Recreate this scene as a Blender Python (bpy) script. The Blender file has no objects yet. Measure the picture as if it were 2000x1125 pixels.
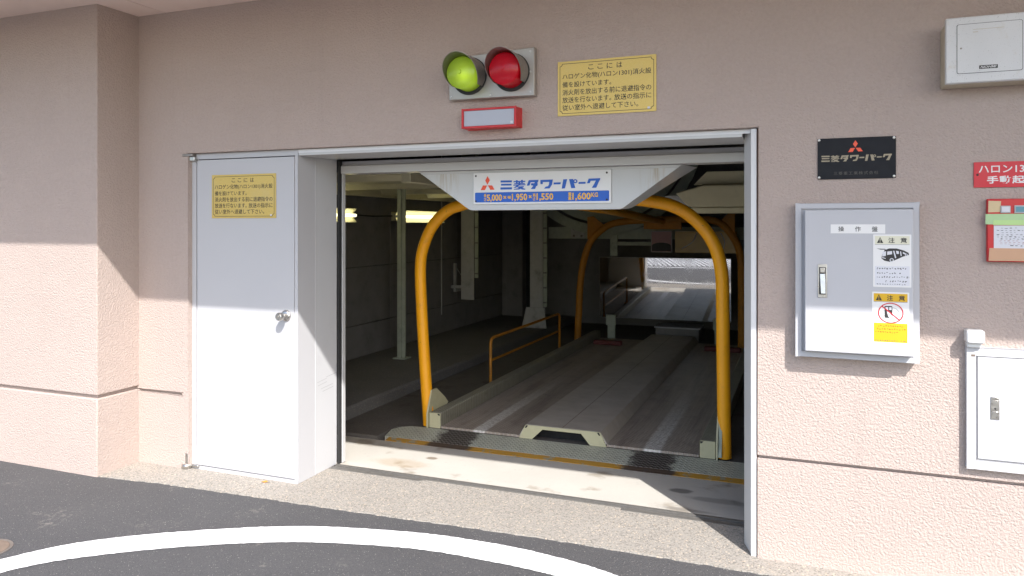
import bpy, bmesh, math, random
from mathutils import Vector, Matrix
random.seed(7)
R = math.radians
sc = bpy.context.scene
col = sc.collection

# ------------------------------------------------------------ camera, sky, sun, exposure
cam_d = bpy.data.cameras.new('camera'); cam = bpy.data.objects.new('camera', cam_d); col.objects.link(cam)
cam.location = (0, -3.639, 1.55); cam.rotation_euler = (R(90), 0, R(21.46))
cam_d.sensor_width = 36; cam_d.lens = 26.1; cam_d.shift_y = -0.06125; cam_d.clip_start = .05; cam_d.clip_end = 500
sc.camera = cam
world = bpy.data.worlds.new('World'); sc.world = world; world.use_nodes = True
SUN = Vector((.78, -1.0, 1.17)).normalized()
wn = world.node_tree; sky = wn.nodes.new('ShaderNodeTexSky'); sky.sky_type = 'NISHITA'; sky.sun_disc = False
sky.sun_elevation = math.asin(SUN.z); sky.sun_rotation = math.atan2(SUN.x, SUN.y)
sky.air_density = 1.0; sky.dust_density = 1.6; sky.ozone_density = 1.0
wn.nodes['Background'].inputs['Strength'].default_value = .122
wn.links.new(sky.outputs[0], wn.nodes['Background'].inputs['Color'])
sun_d = bpy.data.lights.new('sun', 'SUN'); sun_d.energy = 2.5; sun_d.angle = R(.55); sun_d.color = (1, .97, .94)
sun = bpy.data.objects.new('sun', sun_d); col.objects.link(sun)
sun.rotation_euler = (-SUN).to_track_quat('-Z', 'Y').to_euler(); sun.location = (4, -6, 7)
sc.view_settings.view_transform = 'Standard'; sc.view_settings.look = 'None'
sc.view_settings.gamma = 1; sc.view_settings.use_curve_mapping = False
sc.view_settings.exposure = 1.54
sc.cycles.use_denoising = True; sc.cycles.max_bounces = 10; sc.cycles.diffuse_bounces = 6; sc.cycles.sample_clamp_indirect = 6

# ------------------------------------------------------------ helpers
OFF = {}
def tag(o, label=None, cat=None, group=None, kind=None):
    if label: o['label'] = label
    if cat: o['category'] = cat
    if group: o['group'] = group
    if kind: o['kind'] = kind
    return o
def thing(name, label, cat, loc, group=None):
    o = bpy.data.objects.new(name, None); col.objects.link(o); o.location = loc; o.empty_display_size = .05
    OFF[o] = Vector(loc); return tag(o, label, cat, group)
def link_mesh(name, me, parent=None):
    o = bpy.data.objects.new(name, me); col.objects.link(o)
    if parent is not None:
        off = OFF[parent]; o.parent = parent; OFF[o] = off
    else:
        vs = me.vertices
        xs = [v.co.x for v in vs]; ys = [v.co.y for v in vs]; zs = [v.co.z for v in vs]
        off = Vector(((min(xs)+max(xs))/2, (min(ys)+max(ys))/2, min(zs))); o.location = off; OFF[o] = off
    me.transform(Matrix.Translation(-off)); return o
class MB:
    def __init__(s): s.v = []; s.f = []
    def add(s, vs, fs):
        n = len(s.v); s.v += [tuple(v) for v in vs]; s.f += [tuple(i+n for i in f) for f in fs]; return s
    def box(s, x0, x1, y0, y1, z0, z1):
        return s.add([(x0,y0,z0),(x1,y0,z0),(x1,y1,z0),(x0,y1,z0),(x0,y0,z1),(x1,y0,z1),(x1,y1,z1),(x0,y1,z1)],
                     [(0,3,2,1),(4,5,6,7),(0,1,5,4),(1,2,6,5),(2,3,7,6),(3,0,4,7)])
    def prism(s, poly, axis, a, b):
        f = {'y': lambda p, t: (p[0], t, p[1]), 'z': lambda p, t: (p[0], p[1], t), 'x': lambda p, t: (t, p[0], p[1])}[axis]
        n = len(poly)
        return s.add([f(p, a) for p in poly]+[f(p, b) for p in poly],
                     [tuple(range(n)), tuple(range(2*n-1, n-1, -1))]+[(i, (i+1) % n, n+(i+1) % n, n+i) for i in range(n)])
    def flat(s, poly, y):        # polygon in x,z facing -Y
        a = sum(poly[i][0]*poly[(i+1) % len(poly)][1]-poly[(i+1) % len(poly)][0]*poly[i][1] for i in range(len(poly)))
        if a < 0: poly = poly[::-1]
        return s.add([(p[0], y, p[1]) for p in poly], [tuple(range(len(poly)))])
    def sheet(s, poly, z):
        a = sum(poly[i][0]*poly[(i+1) % len(poly)][1]-poly[(i+1) % len(poly)][0]*poly[i][1] for i in range(len(poly)))
        if a < 0: poly = poly[::-1]
        return s.add([(p[0], p[1], z) for p in poly], [tuple(range(len(poly)))])
    def tube(s, pts, r, n=14, cap=True):
        P = [Vector(p) for p in pts]; m = len(P); vs = []; up = None
        rr = r if isinstance(r, (list, tuple)) else [r]*m
        for i, p in enumerate(P):
            t = (P[min(i+1, m-1)]-P[max(i-1, 0)]).normalized()
            if up is None:
                up = t.orthogonal().normalized()
            up = (up-t*up.dot(t)).normalized(); w = t.cross(up)
            for k in range(n):
                a = 2*math.pi*k/n; vs.append(p+(up*math.cos(a)+w*math.sin(a))*rr[i])
        fs = [(i*n+k, i*n+(k+1) % n, (i+1)*n+(k+1) % n, (i+1)*n+k) for i in range(m-1) for k in range(n)]
        if cap: fs += [tuple(range(n-1, -1, -1)), tuple((m-1)*n+k for k in range(n))]
        return s.add(vs, fs)
    def lathe(s, prof, c, d, n=32, cap=True):   # prof [(radius, distance along d)]
        c = Vector(c); d = Vector(d).normalized(); u = d.orthogonal().normalized(); w = d.cross(u)
        vs = [c+d*h+(u*math.cos(2*math.pi*k/n)+w*math.sin(2*math.pi*k/n))*r for r, h in prof for k in range(n)]
        m = len(prof)
        fs = [(i*n+k, i*n+(k+1) % n, (i+1)*n+(k+1) % n, (i+1)*n+k) for i in range(m-1) for k in range(n)]
        if cap: fs += [tuple(range(n-1, -1, -1)), tuple((m-1)*n+k for k in range(n))]
        return s.add(vs, fs)
    def build(s, name, mat, parent=None, bevel=0, seg=2, smooth=True, fix=True, weld=False, angle=35):
        me = bpy.data.meshes.new(name); me.from_pydata(s.v, [], s.f); me.update()
        if fix or weld:
            bm = bmesh.new(); bm.from_mesh(me)
            if weld: bmesh.ops.remove_doubles(bm, verts=bm.verts, dist=1e-5)
            if fix: bmesh.ops.recalc_face_normals(bm, faces=bm.faces)
            bm.to_mesh(me); bm.free()
        me.materials.append(mat)
        if smooth:
            me.shade_smooth(); me.set_sharp_from_angle(angle=R(angle))
        o = link_mesh(name, me, parent)
        if bevel:
            b = o.modifiers.new('bevel', 'BEVEL'); b.width = bevel; b.segments = seg; b.limit_method = 'ANGLE'; b.angle_limit = R(40)
        return o
def catmull(pts, n=6):
    P = [Vector(p) for p in pts]; P = [P[0]*2-P[1]]+P+[P[-1]*2-P[-2]]; out = []
    for i in range(1, len(P)-2):
        a, b, c, d = P[i-1:i+3]
        for k in range(n):
            t = k/n
            out.append(.5*((2*b)+(c-a)*t+(2*a-5*b+4*c-d)*t*t+(3*b-a-3*c+d)*t**3))
    return out+[P[-2]]
def rrect(x0, x1, z0, z1, r, n=4):
    out = []
    for cx, cz, a0 in ((x1-r, z1-r, 0), (x0+r, z1-r, 90), (x0+r, z0+r, 180), (x1-r, z0+r, 270)):
        out += [(cx+r*math.cos(R(a0+90*k/n)), cz+r*math.sin(R(a0+90*k/n))) for k in range(n+1)]
    return out
def glyphs(body, offset=0.0, shear=0.0, space=1.0):
    c = bpy.data.curves.new('lettering', 'FONT'); c.body = body; c.resolution_u = 2; c.offset = offset; c.shear = shear; c.space_character = space
    o = bpy.data.objects.new('lettering', c); col.objects.link(o)
    me = bpy.data.meshes.new_from_object(o.evaluated_get(bpy.context.evaluated_depsgraph_get()))
    bpy.data.objects.remove(o); vs = [tuple(v.co) for v in me.vertices]; fs = [tuple(p.vertices) for p in me.polygons]
    bpy.data.meshes.remove(me); return vs, fs
def text(mb, body, x0, x1, z0, z1, y, offset=0.0, shear=0.0, space=1.0):
    vs, fs = glyphs(body, offset, shear, space)
    ax = min(v[0] for v in vs); bx = max(v[0] for v in vs); az = min(v[1] for v in vs); bz = max(v[1] for v in vs)
    mb.add([(x0+(v[0]-ax)/(bx-ax)*(x1-x0), y, z0+(v[1]-az)/(bz-az)*(z1-z0)) for v in vs], fs); return mb
def cells(mb, xs, zs, depth, back):
    """front faces at depth[i][j] (None = hole) with the steps between neighbouring cells closed"""
    nx, nz = len(xs)-1, len(zs)-1
    g = lambda i, j: depth(i, j) if 0 <= i < nx and 0 <= j < nz else None
    for i in range(nx):
        for j in range(nz):
            d = g(i, j)
            if d is None: continue
            x0, x1, z0, z1 = xs[i], xs[i+1], zs[j], zs[j+1]
            mb.add([(x0,d,z0),(x1,d,z0),(x1,d,z1),(x0,d,z1)], [(0,1,2,3)])
            mb.add([(x0,back,z0),(x1,back,z0),(x1,back,z1),(x0,back,z1)], [(3,2,1,0)])
            for (di, dj, a, b) in ((-1,0,(x0,z0),(x0,z1)), (1,0,(x1,z1),(x1,z0)), (0,-1,(x1,z0),(x0,z0)), (0,1,(x0,z1),(x1,z1))):
                e = g(i+di, j+dj); e = back if e is None else e
                if e > d+1e-6:
                    mb.add([(a[0],d,a[1]),(b[0],d,b[1]),(b[0],e,b[1]),(a[0],e,a[1])], [(3,2,1,0)])
    return mb

# ------------------------------------------------------------ materials
def lin(r, g, b):
    f = lambda c: (c/255/12.92) if c/255 <= .04045 else ((c/255+.055)/1.055)**2.4
    return (f(r), f(g), f(b))
class NT:
    def __init__(s, name):
        s.m = bpy.data.materials.new(name); s.m.use_nodes = True; s.t = s.m.node_tree
        s.p = s.t.nodes['Principled BSDF']; s.pos = s.n('ShaderNodeNewGeometry').outputs['Position']
    def n(s, t): return s.t.nodes.new(t)
    def l(s, a, b): s.t.links.new(a, b)
    def math(s, op, a, b=None, c=None):
        m = s.n('ShaderNodeMath'); m.operation = op
        for i, x in enumerate((a, b, c)):
            if x is None: continue
            if isinstance(x, (int, float)): m.inputs[i].default_value = x
            else: s.l(x, m.inputs[i])
        return m.outputs[0]
    def xyz(s):
        q = s.n('ShaderNodeSeparateXYZ'); s.l(s.pos, q.inputs[0]); return q.outputs
    def scaled(s, v):
        m = s.n('ShaderNodeVectorMath'); m.operation = 'MULTIPLY'; s.l(s.pos, m.inputs[0]); m.inputs[1].default_value = v; return m.outputs[0]
    def noise(s, scale, detail=3, rough=.55, dist=0, vec=None):
        q = s.n('ShaderNodeTexNoise'); s.l(vec or s.pos, q.inputs['Vector']); q.inputs['Scale'].default_value = scale
        q.inputs['Detail'].default_value = detail; q.inputs['Roughness'].default_value = rough; q.inputs['Distortion'].default_value = dist
        return q.outputs['Fac']
    def voro(s, scale, feat='F1', out='Distance', vec=None):
        q = s.n('ShaderNodeTexVoronoi'); s.l(vec or s.pos, q.inputs['Vector']); q.inputs['Scale'].default_value = scale; q.feature = feat
        return q.outputs[out]
    def ramp(s, v, a, b, lo=0., hi=1.):
        q = s.n('ShaderNodeMapRange'); s.l(v, q.inputs[0]); q.inputs[1].default_value = a; q.inputs[2].default_value = b
        q.inputs[3].default_value = lo; q.inputs[4].default_value = hi; q.interpolation_type = 'SMOOTHSTEP'; return q.outputs[0]
    def mix(s, fac, a, b):
        q = s.n('ShaderNodeMix'); q.data_type = 'RGBA'
        if isinstance(fac, (int, float)): q.inputs[0].default_value = fac
        else: s.l(fac, q.inputs[0])
        for i, x in ((6, a), (7, b)):
            if isinstance(x, tuple): q.inputs[i].default_value = (*x, 1)
            else: s.l(x, q.inputs[i])
        return q.outputs[2]
    def color(s, c):
        if isinstance(c, tuple): s.p.inputs['Base Color'].default_value = (*c, 1)
        else: s.l(c, s.p.inputs['Base Color'])
    def bump(s, h, strength, dist):
        q = s.n('ShaderNodeBump'); q.inputs['Strength'].default_value = strength; q.inputs['Distance'].default_value = dist
        s.l(h, q.inputs['Height']); s.l(q.outputs[0], s.p.inputs['Normal'])
    def set(s, rough=.5, metal=0., spec=.5):
        if isinstance(rough, (int, float)): s.p.inputs['Roughness'].default_value = rough
        else: s.l(rough, s.p.inputs['Roughness'])
        s.p.inputs['Metallic'].default_value = metal; s.p.inputs['Specular IOR Level'].default_value = spec; return s.m
def plain(name, c, rough=.5, metal=0., var=.12, vs=9, bump=0, bs=200, bd=.001, spec=.5, dirt=0, dirtcol=(.12,.1,.08), rv=.07):
    t = NT(name); d = tuple(x*(1-var) for x in c); u = tuple(min(1, x*(1+var*.6)) for x in c)
    k = t.mix(t.noise(vs, 5, .6), d, u)
    if dirt: k = t.mix(t.math('MULTIPLY', t.ramp(t.noise(5, 6, .68), .52, .75), dirt), k, dirtcol)
    t.color(k)
    if bump: t.bump(t.noise(bs, 3), bump, bd)
    rr = t.ramp(t.noise(vs*2.3, 4), .3, .7, max(0, rough-rv), min(1, rough+rv))
    return t.set(rr, metal, spec)
def stucco_mat(name, c):
    t = NT(name); big = t.noise(.9, 5, .6); fine = t.noise(60, 3, .6)
    k = t.mix(big, tuple(x*.9 for x in c), tuple(x*1.08 for x in c)); k = t.mix(t.ramp(fine, .3, .75, 0, .2), k, tuple(x*.72 for x in c))
    st = t.noise(1, 5, .6, 0, t.scaled((7, 7, .5))); k = t.mix(t.ramp(st, .55, .8, 0, .13), k, tuple(x*.62 for x in c)); t.color(k)
    h = t.math('ADD', t.ramp(t.noise(100, 2.4, .55, .5), .3, .7), t.math('MULTIPLY', t.noise(190, 2), .35))
    t.bump(h, 1.0, .0024); return t.set(.93, 0, .25)
STUCCO = stucco_mat('stucco', (.465, .380, .338))
SOFFIT = plain('soffit_board', (.84, .67, .585), .8, var=.05, bump=.25, bs=160, bd=.001)
def asphalt():
    t = NT('asphalt'); v = t.voro(290, 'F1', 'Color'); q = t.n('ShaderNodeSeparateColor'); t.l(v, q.inputs[0])
    base = t.mix(t.noise(1.6, 6, .65), (.058, .0575, .0605), (.088, .0865, .0895))
    k = t.mix(t.ramp(q.outputs[0], .2, 1., 0, .55), base, (.125, .12, .118)); k = t.mix(t.ramp(q.outputs[1], .985, .997, 0, .8), k, (.36, .34, .31))
    dust = t.math('MULTIPLY', t.ramp(t.noise(3.1, 6, .7), .56, .72), t.ramp(t.noise(34, 4, .7), .48, .62)); k = t.mix(t.math('MULTIPLY', dust, .55), k, (.30, .27, .24))
    t.color(k); t.bump(t.math('ADD', t.voro(200), t.noise(90, 3)), .9, .0035); return t.set(.85, 0, .35)
def concrete(name, a, b, spk, bumpd=.002, stain=None):
    t = NT(name); k = t.mix(t.noise(2.4, 6, .62), a, b); v = t.voro(150, 'F1', 'Color'); q = t.n('ShaderNodeSeparateColor'); t.l(v, q.inputs[0])
    k = t.mix(t.ramp(q.outputs[0], .55, 1, 0, .5*spk), k, tuple(x*.45 for x in a)); k = t.mix(t.ramp(q.outputs[1], .9, 1, 0, .6*spk), k, (.62, .5, .38))
    k = t.mix(t.ramp(t.noise(26, 5, .7), .6, .78, 0, .45), k, tuple(x*.6 for x in a))
    if stain: k = t.mix(t.ramp(t.noise(3.6, 4, .55), .56, .7, 0, .8), k, stain)
    if stain:
        o = t.xyz(); nz = t.math('MULTIPLY', t.math('SUBTRACT', t.noise(9, 5, .7), .5), .10)
        for sx, sy, ra, rb, c2, am in ((-2.33, .81, .045, .035, (.20, .15, .10), .8), (-.68, .80, .075, .05, (.13, .12, .11), .8), (-.45, .70, .2, .05, (.2, .19, .17), .55), (-2.45, .62, .22, .10, (.42, .31, .19), .4), (-.6, .47, .16, .03, (.18, .17, .16), .5)):
            dx = t.math('DIVIDE', t.math('SUBTRACT', o[0], sx), ra); dy = t.math('DIVIDE', t.math('SUBTRACT', o[1], sy), rb)
            d = t.math('ADD', t.math('SQRT', t.math('ADD', t.math('MULTIPLY', dx, dx), t.math('MULTIPLY', dy, dy))), t.math('MULTIPLY', nz, 9)); k = t.mix(t.ramp(d, .6, 1.15, am, 0), k, c2)
    t.color(k); t.bump(t.math('ADD', t.math('MULTIPLY', t.voro(140), .7*spk), t.noise(50, 4)), .7, bumpd); return t.set(.88, 0, .3)
ASPHALT = asphalt()
PAVE = concrete('washed_concrete', (.29, .267, .235), (.385, .355, .315), 1.3, .003)
SILL = concrete('trowelled_concrete', (.47, .445, .40), (.60, .57, .51), .08, .0008, (.30, .25, .19))
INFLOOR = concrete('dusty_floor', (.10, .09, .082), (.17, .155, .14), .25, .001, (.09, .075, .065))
KERBC = concrete('kerb_concrete', (.125, .12, .115), (.19, .183, .172), .4, .003)
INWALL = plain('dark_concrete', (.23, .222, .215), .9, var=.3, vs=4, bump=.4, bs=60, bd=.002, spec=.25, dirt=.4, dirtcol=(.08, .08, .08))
BLACK = plain('flat_black', (.014, .014, .015), .8, var=.3)  # plain black, also used to darken the hollow inside the hump
def roadpaint():
    t = NT('road_paint'); n = t.noise(170, 4, .7); big = t.noise(7, 5, .65)
    m = t.math('MULTIPLY', t.ramp(n, .62, .7), t.ramp(big, .5, .68)); t.color(t.mix(t.math('MULTIPLY', m, .8), (.80, .80, .79), (.22, .21, .2)))
    t.bump(t.noise(120, 3), .5, .002); return t.set(.6, 0, .4)
ROADPAINT = roadpaint()
WHITE = plain('white_enamel', (.475, .472, .485), .5, var=.03, vs=3, spec=.3, rv=.01)
JAMB = plain('jamb_enamel', (.66, .66, .665), .5, var=.02, spec=.3, rv=.01)
FRAME = plain('frame_enamel', (.50, .495, .49), .24, var=.02, vs=2, spec=.45, rv=.01)
SIDE = plain('side_enamel', (.52, .52, .53), .45, var=.03, vs=3, dirt=.06)
GREYMETAL = plain('cabinet_enamel', (.475, .475, .495), .5, var=.04, vs=4, spec=.25)
PLASTIC = plain('ivory_plastic', (.70, .70, .69), .4, var=.04)
RAILM = plain('rail_steel', (.19, .18, .165), .5, .3, var=.3, vs=25, dirt=.4)
STEEL = plain('brushed_steel', (.56, .54, .51), .33, 1, var=.15, vs=30)
SIGNALBOX = plain('satin_steel', (.40, .375, .34), .42, .55, var=.08, vs=14, rv=.03)
DULLSTEEL = plain('weathered_steel', (.36, .33, .30), .52, .85, var=.25, vs=22, dirt=.4, dirtcol=(.2, .15, .11))
BROWNCAULK = plain('caulk', (.16, .10, .075), .8)
RUBBER = plain('rubber', (.02, .02, .02), .7)
SEAM = plain('seam_shadow', (.05, .05, .05), .8)
RED = plain('red_enamel', (.55, .018, .022), .38, var=.1)
SIGNRED = plain('sign_red', (.58, .016, .03), .4, var=.06)
ORANGE = plain('logo_orange', (.80, .085, .03), .45, var=.05)
BLUE = plain('logo_blue', (.012, .105, .50), .4, var=.05)
LETTERYELLOW = plain('letter_yellow', (.85, .48, .04), .45)
SIGNWHITE = plain('sign_white', (.74, .73, .72), .35, var=.04)
PAPER = plain('paper', (.66, .66, .70), .7, var=.05)
CREAM = plain('cream_print', (.68, .66, .52), .55, var=.05)
YELLOW = plain('sticker_yellow', (.66, .39, .010), .4, var=.03)
INK = plain('ink', (.03, .028, .026), .6)
GREYINK = plain('faded_ink', (.10, .10, .098), .7)
SCUFF = plain('scuff_grey', (.33, .33, .34), .6)
FADEDORANGE = plain('faded_orange_ink', (.24, .085, .008), .7)
PLATEBLACK = plain('plate_black', (.013, .014, .018), .55, var=.3, vs=12, spec=.2)
PLATEINK = plain('plate_lettering', (.32, .27, .19), .5, .3, var=.4, vs=60)
OLDINK = plain('worn_lettering', (.10, .092, .08), .6, var=.6, vs=150)
def gold():
    t = NT('gold_plate'); g = t.noise(320, 2, .6); k = t.mix(g, (.52, .355, .085), (.72, .53, .17)); k = t.mix(t.ramp(t.noise(5, 5, .65), .5, .75, 0, .35), k, (.55, .44, .22)); t.color(k)
    t.bump(g, .15, .0004); return t.set(.42, .35, .5)
GOLD = gold()
def hoop_paint():
    t = NT('yellow_pipe_paint'); k = t.mix(t.noise(6, 5, .6), (.90, .37, .006), (1.0, .45, .010))
    chip = t.math('MULTIPLY', t.ramp(t.noise(30, 5, .7), .66, .71), .85); k = t.mix(chip, k, (.20, .09, .03)); k = t.mix(t.ramp(t.noise(11, 6, .72), .56, .76, 0, .45), k, (.40, .17, .03)); t.color(k); return t.set(.42, 0, .45)
HOOP = hoop_paint()
OLDHOOP = plain('dusty_yellow_paint', (.50, .20, .012), .6, var=.3, vs=12, dirt=.5, dirtcol=(.18, .09, .03))
PALECREAM = plain('cream_steel_paint', (.50, .47, .30), .5, var=.14, vs=14, dirt=.3, dirtcol=(.25, .22, .14))
GREENSTEEL = plain('sage_steel_paint', (.42, .46, .38), .6, var=.25, vs=16, dirt=.5, dirtcol=(.12, .12, .09))
GREYSTEEL = plain('grey_steel_paint', (.46, .46, .45), .6, var=.2, vs=16, dirt=.5, dirtcol=(.1, .1, .09))
UNDERSIDE = plain('deck_underside', (.70, .65, .44), .6, var=.15, vs=6, dirt=.35, dirtcol=(.22, .19, .12))
def tread(name, a, b, worn=None, size=95, depth=.004, fade=None, chips=False):
    t = NT(name); o = t.xyz()
    u = t.math('ADD', o[0], o[1]); v = t.math('SUBTRACT', o[0], o[1])
    chk = t.math('GREATER_THAN', t.math('MULTIPLY', t.math('SINE', t.math('MULTIPLY', u, size)), t.math('SINE', t.math('MULTIPLY', v, size))), 0)
    s1 = t.ramp(t.math('SINE', t.math('MULTIPLY', u, size*2)), .2, .8); s2 = t.ramp(t.math('SINE', t.math('MULTIPLY', v, size*2)), .2, .8)
    h = t.math('ADD', t.math('MULTIPLY', chk, s1), t.math('MULTIPLY', t.math('SUBTRACT', 1, chk), s2))
    k = t.mix(t.noise(3.5, 6, .65), a, b); k = t.mix(t.ramp(t.noise(9, 6, .7), .5, .72, 0, .45), k, tuple(x*.5 for x in a))
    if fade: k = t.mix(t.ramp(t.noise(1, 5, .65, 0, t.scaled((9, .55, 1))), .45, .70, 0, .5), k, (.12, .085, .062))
    for (xc, hw, cc, amt) in worn or ():
        d = t.math('ABSOLUTE', t.math('SUBTRACT', o[0], xc)); e = t.math('ADD', d, t.math('MULTIPLY', t.math('SUBTRACT', t.noise(16, 7, .8), .5), hw*(1.9 if chips else .9)))
        w = t.math('MULTIPLY', t.ramp(e, hw*.75, hw*1.15, 1, 0), amt)
        if chips:
            cf = t.math('MULTIPLY', t.ramp(t.math('ABSOLUTE', t.math('SUBTRACT', d, hw*1.05)), hw*.25, hw*.75, 1, 0), t.ramp(t.noise(38, 5, .8), .52, .60)); k = t.mix(t.math('MULTIPLY', cf, .75), k, (.50, .53, .48))
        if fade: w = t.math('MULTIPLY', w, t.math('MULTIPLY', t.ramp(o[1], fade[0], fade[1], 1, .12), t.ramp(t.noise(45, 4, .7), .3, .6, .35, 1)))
        k = t.mix(w, k, cc)
    hi = t.mix(.5, k, (.62, .60, .55)); k = t.mix(t.math('MULTIPLY', h, .42), k, hi); t.color(k)
    t.bump(t.math('ADD', h, t.math('MULTIPLY', t.noise(60, 3), .4)), 1.0, depth); return t.set(.55, .08, .4)
RAMPPLATE = tread('ramp_tread', (.40, .405, .335), (.54, .545, .44), [(-2.36, .15, (.04, .028, .026), .95), (-.93, .15, (.04, .028, .026), .95)], chips=True)
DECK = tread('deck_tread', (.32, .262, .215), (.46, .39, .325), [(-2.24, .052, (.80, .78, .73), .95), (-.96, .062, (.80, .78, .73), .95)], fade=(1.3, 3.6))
HUMPTOP = plain('hump_paint', (.46, .415, .36), .6, var=.35, vs=5, bump=.4, bs=120, bd=.001, dirt=.45, dirtcol=(.42, .41, .39))
BOXTREAD = tread('side_box_tread', (.21, .20, .155), (.32, .30, .225))
def stripe_yellow():
    t = NT('worn_yellow_strip'); k = t.mix(t.noise(8, 5), (.40, .21, .03), (.52, .28, .04)); k = t.mix(t.ramp(t.noise(13, 6, .7), .54, .6, 0, .9), k, (.30, .30, .24)); o = t.xyz()
    for xc in (-2.36, -.93):
        d = t.math('ADD', t.math('ABSOLUTE', t.math('SUBTRACT', o[0], xc)), t.math('MULTIPLY', t.noise(20, 5, .7), .12)); k = t.mix(t.ramp(d, .2, .26, .95, 0), k, (.06, .045, .04))
    t.color(k); t.bump(t.noise(90, 3), .5, .002); return t.set(.6)
STRIPY = stripe_yellow()
def panel_mat():
    t = NT('stained_panel'); k = t.mix(t.noise(2, 4), (.50, .505, .50), (.56, .56, .555)); o = t.xyz()
    st = t.noise(1, 4, .6, 0, t.scaled((60, 60, 3)))
    for xc, w, z in ((-2.06, .10, 1.69), (-.78, .10, 1.70)):
        m = t.ramp(t.math('ABSOLUTE', t.math('SUBTRACT', o[0], xc)), w*.2, w, 1, 0); m = t.math('MULTIPLY', m, t.ramp(o[2], z, z+.16)); m = t.math('MULTIPLY', m, t.ramp(st, .42, .62))
        k = t.mix(t.math('MULTIPLY', m, .55), k, (.34, .24, .11))
    t.color(k); return t.set(.35)
PANELM = panel_mat()
def speckle():
    t = NT('speckled_plastic'); k = t.mix(t.noise(5, 4), (.60, .60, .595), (.68, .68, .68)); k = t.mix(t.ramp(t.noise(220, 2, .6), .64, .72, 0, .6), k, (.22, .21, .2))
    k = t.mix(t.ramp(t.noise(11, 5, .65), .58, .75, 0, .35), k, (.5, .42, .28)); t.color(k); t.bump(t.noise(260, 2), .2, .0006); return t.set(.5)
SPECK = speckle()
YELLOWED = plain('yellowed_plastic', (.50, .44, .33), .5, var=.15)
def lens(name, c, rough=.25):
    t = NT(name); tr = t.n('ShaderNodeBsdfTranslucent'); tr.inputs[0].default_value = (*c, 1); t.color(tuple(x*.8 for x in c)); t.set(rough)
    t.p.inputs['Coat Weight'].default_value = .4
    mx = t.n('ShaderNodeMixShader'); mx.inputs[0].default_value = .45; t.l(tr.outputs[0], mx.inputs[1]); t.l(t.p.outputs[0], mx.inputs[2]); t.l(mx.outputs[0], t.t.nodes['Material Output'].inputs['Surface']); return t.m
GREENLENS = lens('green_lens', (.47, .66, .07)); REDLENS = lens('red_lens', (1.0, .012, .045))
AMBER = plain('amber_gasket', (.55, .22, .02), .5, var=.3, vs=40)
def emit(name, c, s):
    t = NT(name); t.color((.9, .9, .8)); t.p.inputs['Emission Color'].default_value = (*c, 1); t.p.inputs['Emission Strength'].default_value = s; return t.set(.5)
TUBE = emit('lit_tube', (1, .94, .58), 1.5)
REFLECTOR = plain('reflector_enamel', (.78, .74, .50), .4)
def mirror_mat():
    t = NT('mirror_steel'); t.color((.45, .445, .44)); return t.set(t.ramp(t.noise(6, 5, .65), .4, .7, .02, .07), 1)
MIRROR = mirror_mat()
LAMPFACE = plain('frosted_panel', (.42, .44, .50), .45, var=.04)
PINK = plain('faded_pink_print', (.42, .24, .25), .6, var=.15)
TAPEBEIGE = plain('beige_tape', (.62, .48, .28), .6); TAPEGREEN = plain('green_tape', (.40, .58, .30), .4); TAPEGREEN2 = plain('pale_green_tape', (.46, .66, .26), .4)
TAPEBROWN = plain('brown_tape', (.56, .33, .20), .5); TEAL = plain('teal_button', (.10, .27, .33), .4)
LEAFM = plain('dry_leaf', (.50, .21, .03), .7); RUST = plain('rust', (.19, .14, .105), .85, var=.35, vs=30)
DARKRED = plain('dull_red_paint', (.12, .022, .02), .7, var=.3)

# ------------------------------------------------------------ ground
def structure(o): return tag(o, kind='structure')
edge = [(-9,-.31),(-4.06,-.30),(-3.6,-.255),(-3.2,-.235),(-2.8,-.222),(-2.36,-.212),(-1.9,-.185),(-1.37,-.158),(-.8,-.15),(-.15,-.155),(.6,-.16),(4.5,-.16)]
fine = []
for a, b in zip(edge[1:], edge[2:]):
    n = max(2, int((b[0]-a[0])/.025))
    fine += [(a[0]+(b[0]-a[0])*k/n, a[1]+(b[1]-a[1])*k/n+random.uniform(-.006, .006)) for k in range(n)]
road = structure(MB().sheet([(-60,-70),(60,-70),(60,12),(4.6,12),(4.6,.25),(-9.1,.25),(-9.1,12),(-60,12)], -.006).build('road', ASPHALT, fix=False))
fa = [p for p in fine if p[0] < -3.05]; fb = [p for p in fine if p[0] > -3.035]
structure(MB().prism(fa+[(-3.046,-.23),(-3.012,.37),(-4.4,.37),(-4.4,-.30)], 'z', -.10, 0.0).build('pavement', PAVE))
structure(MB().prism(fb+[(4.5,-.16),(4.5,.37),(-3.008,.37),(-3.040,-.23)], 'z', -.10, 0.0).build('pavement', PAVE))
outer = [(-3.98,-2.75),(-3.80,-2.05),(-3.474,-1.301),(-3.26,-.994),(-2.841,-.691),(-2.384,-.462),(-1.857,-.331),(-1.447,-.300),(-1.096,-.326),(-.758,-.412),(-.42,-.60),(-.12,-.93),(.10,-1.4)]
inner = [(-3.80,-2.75),(-3.64,-2.10),(-3.34,-1.39),(-3.109,-1.117),(-2.705,-.832),(-2.264,-.622),(-1.763,-.499),(-1.368,-.484),(-1.011,-.511),(-.80,-.585),(-.55,-.72),(-.28,-1.03),(-.08,-1.45)]
co = catmull([(x,y,0) for x,y in outer], 24); ci = catmull([(x,y,0) for x,y in inner], 24)
m = MB(); k = len(co); j = lambda: random.uniform(-.0028, .0028)
m.add([(p.x+j(),p.y+j(),-.002) for p in co]+[(p.x+j(),p.y+j(),-.002) for p in ci], [(i,k+i,k+i+1,i+1) for i in range(k-1)])
structure(m.build('road_marking', ROADPAINT))
m = MB()                                               # hatched zone further out, seen in the mirror inside
for i in range(44):
    x = -5.4+i*.13; m.sheet([(x,-4.4),(x+.06,-4.4),(x-.55,-6.9),(x-.61,-6.9)], -.002)
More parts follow.
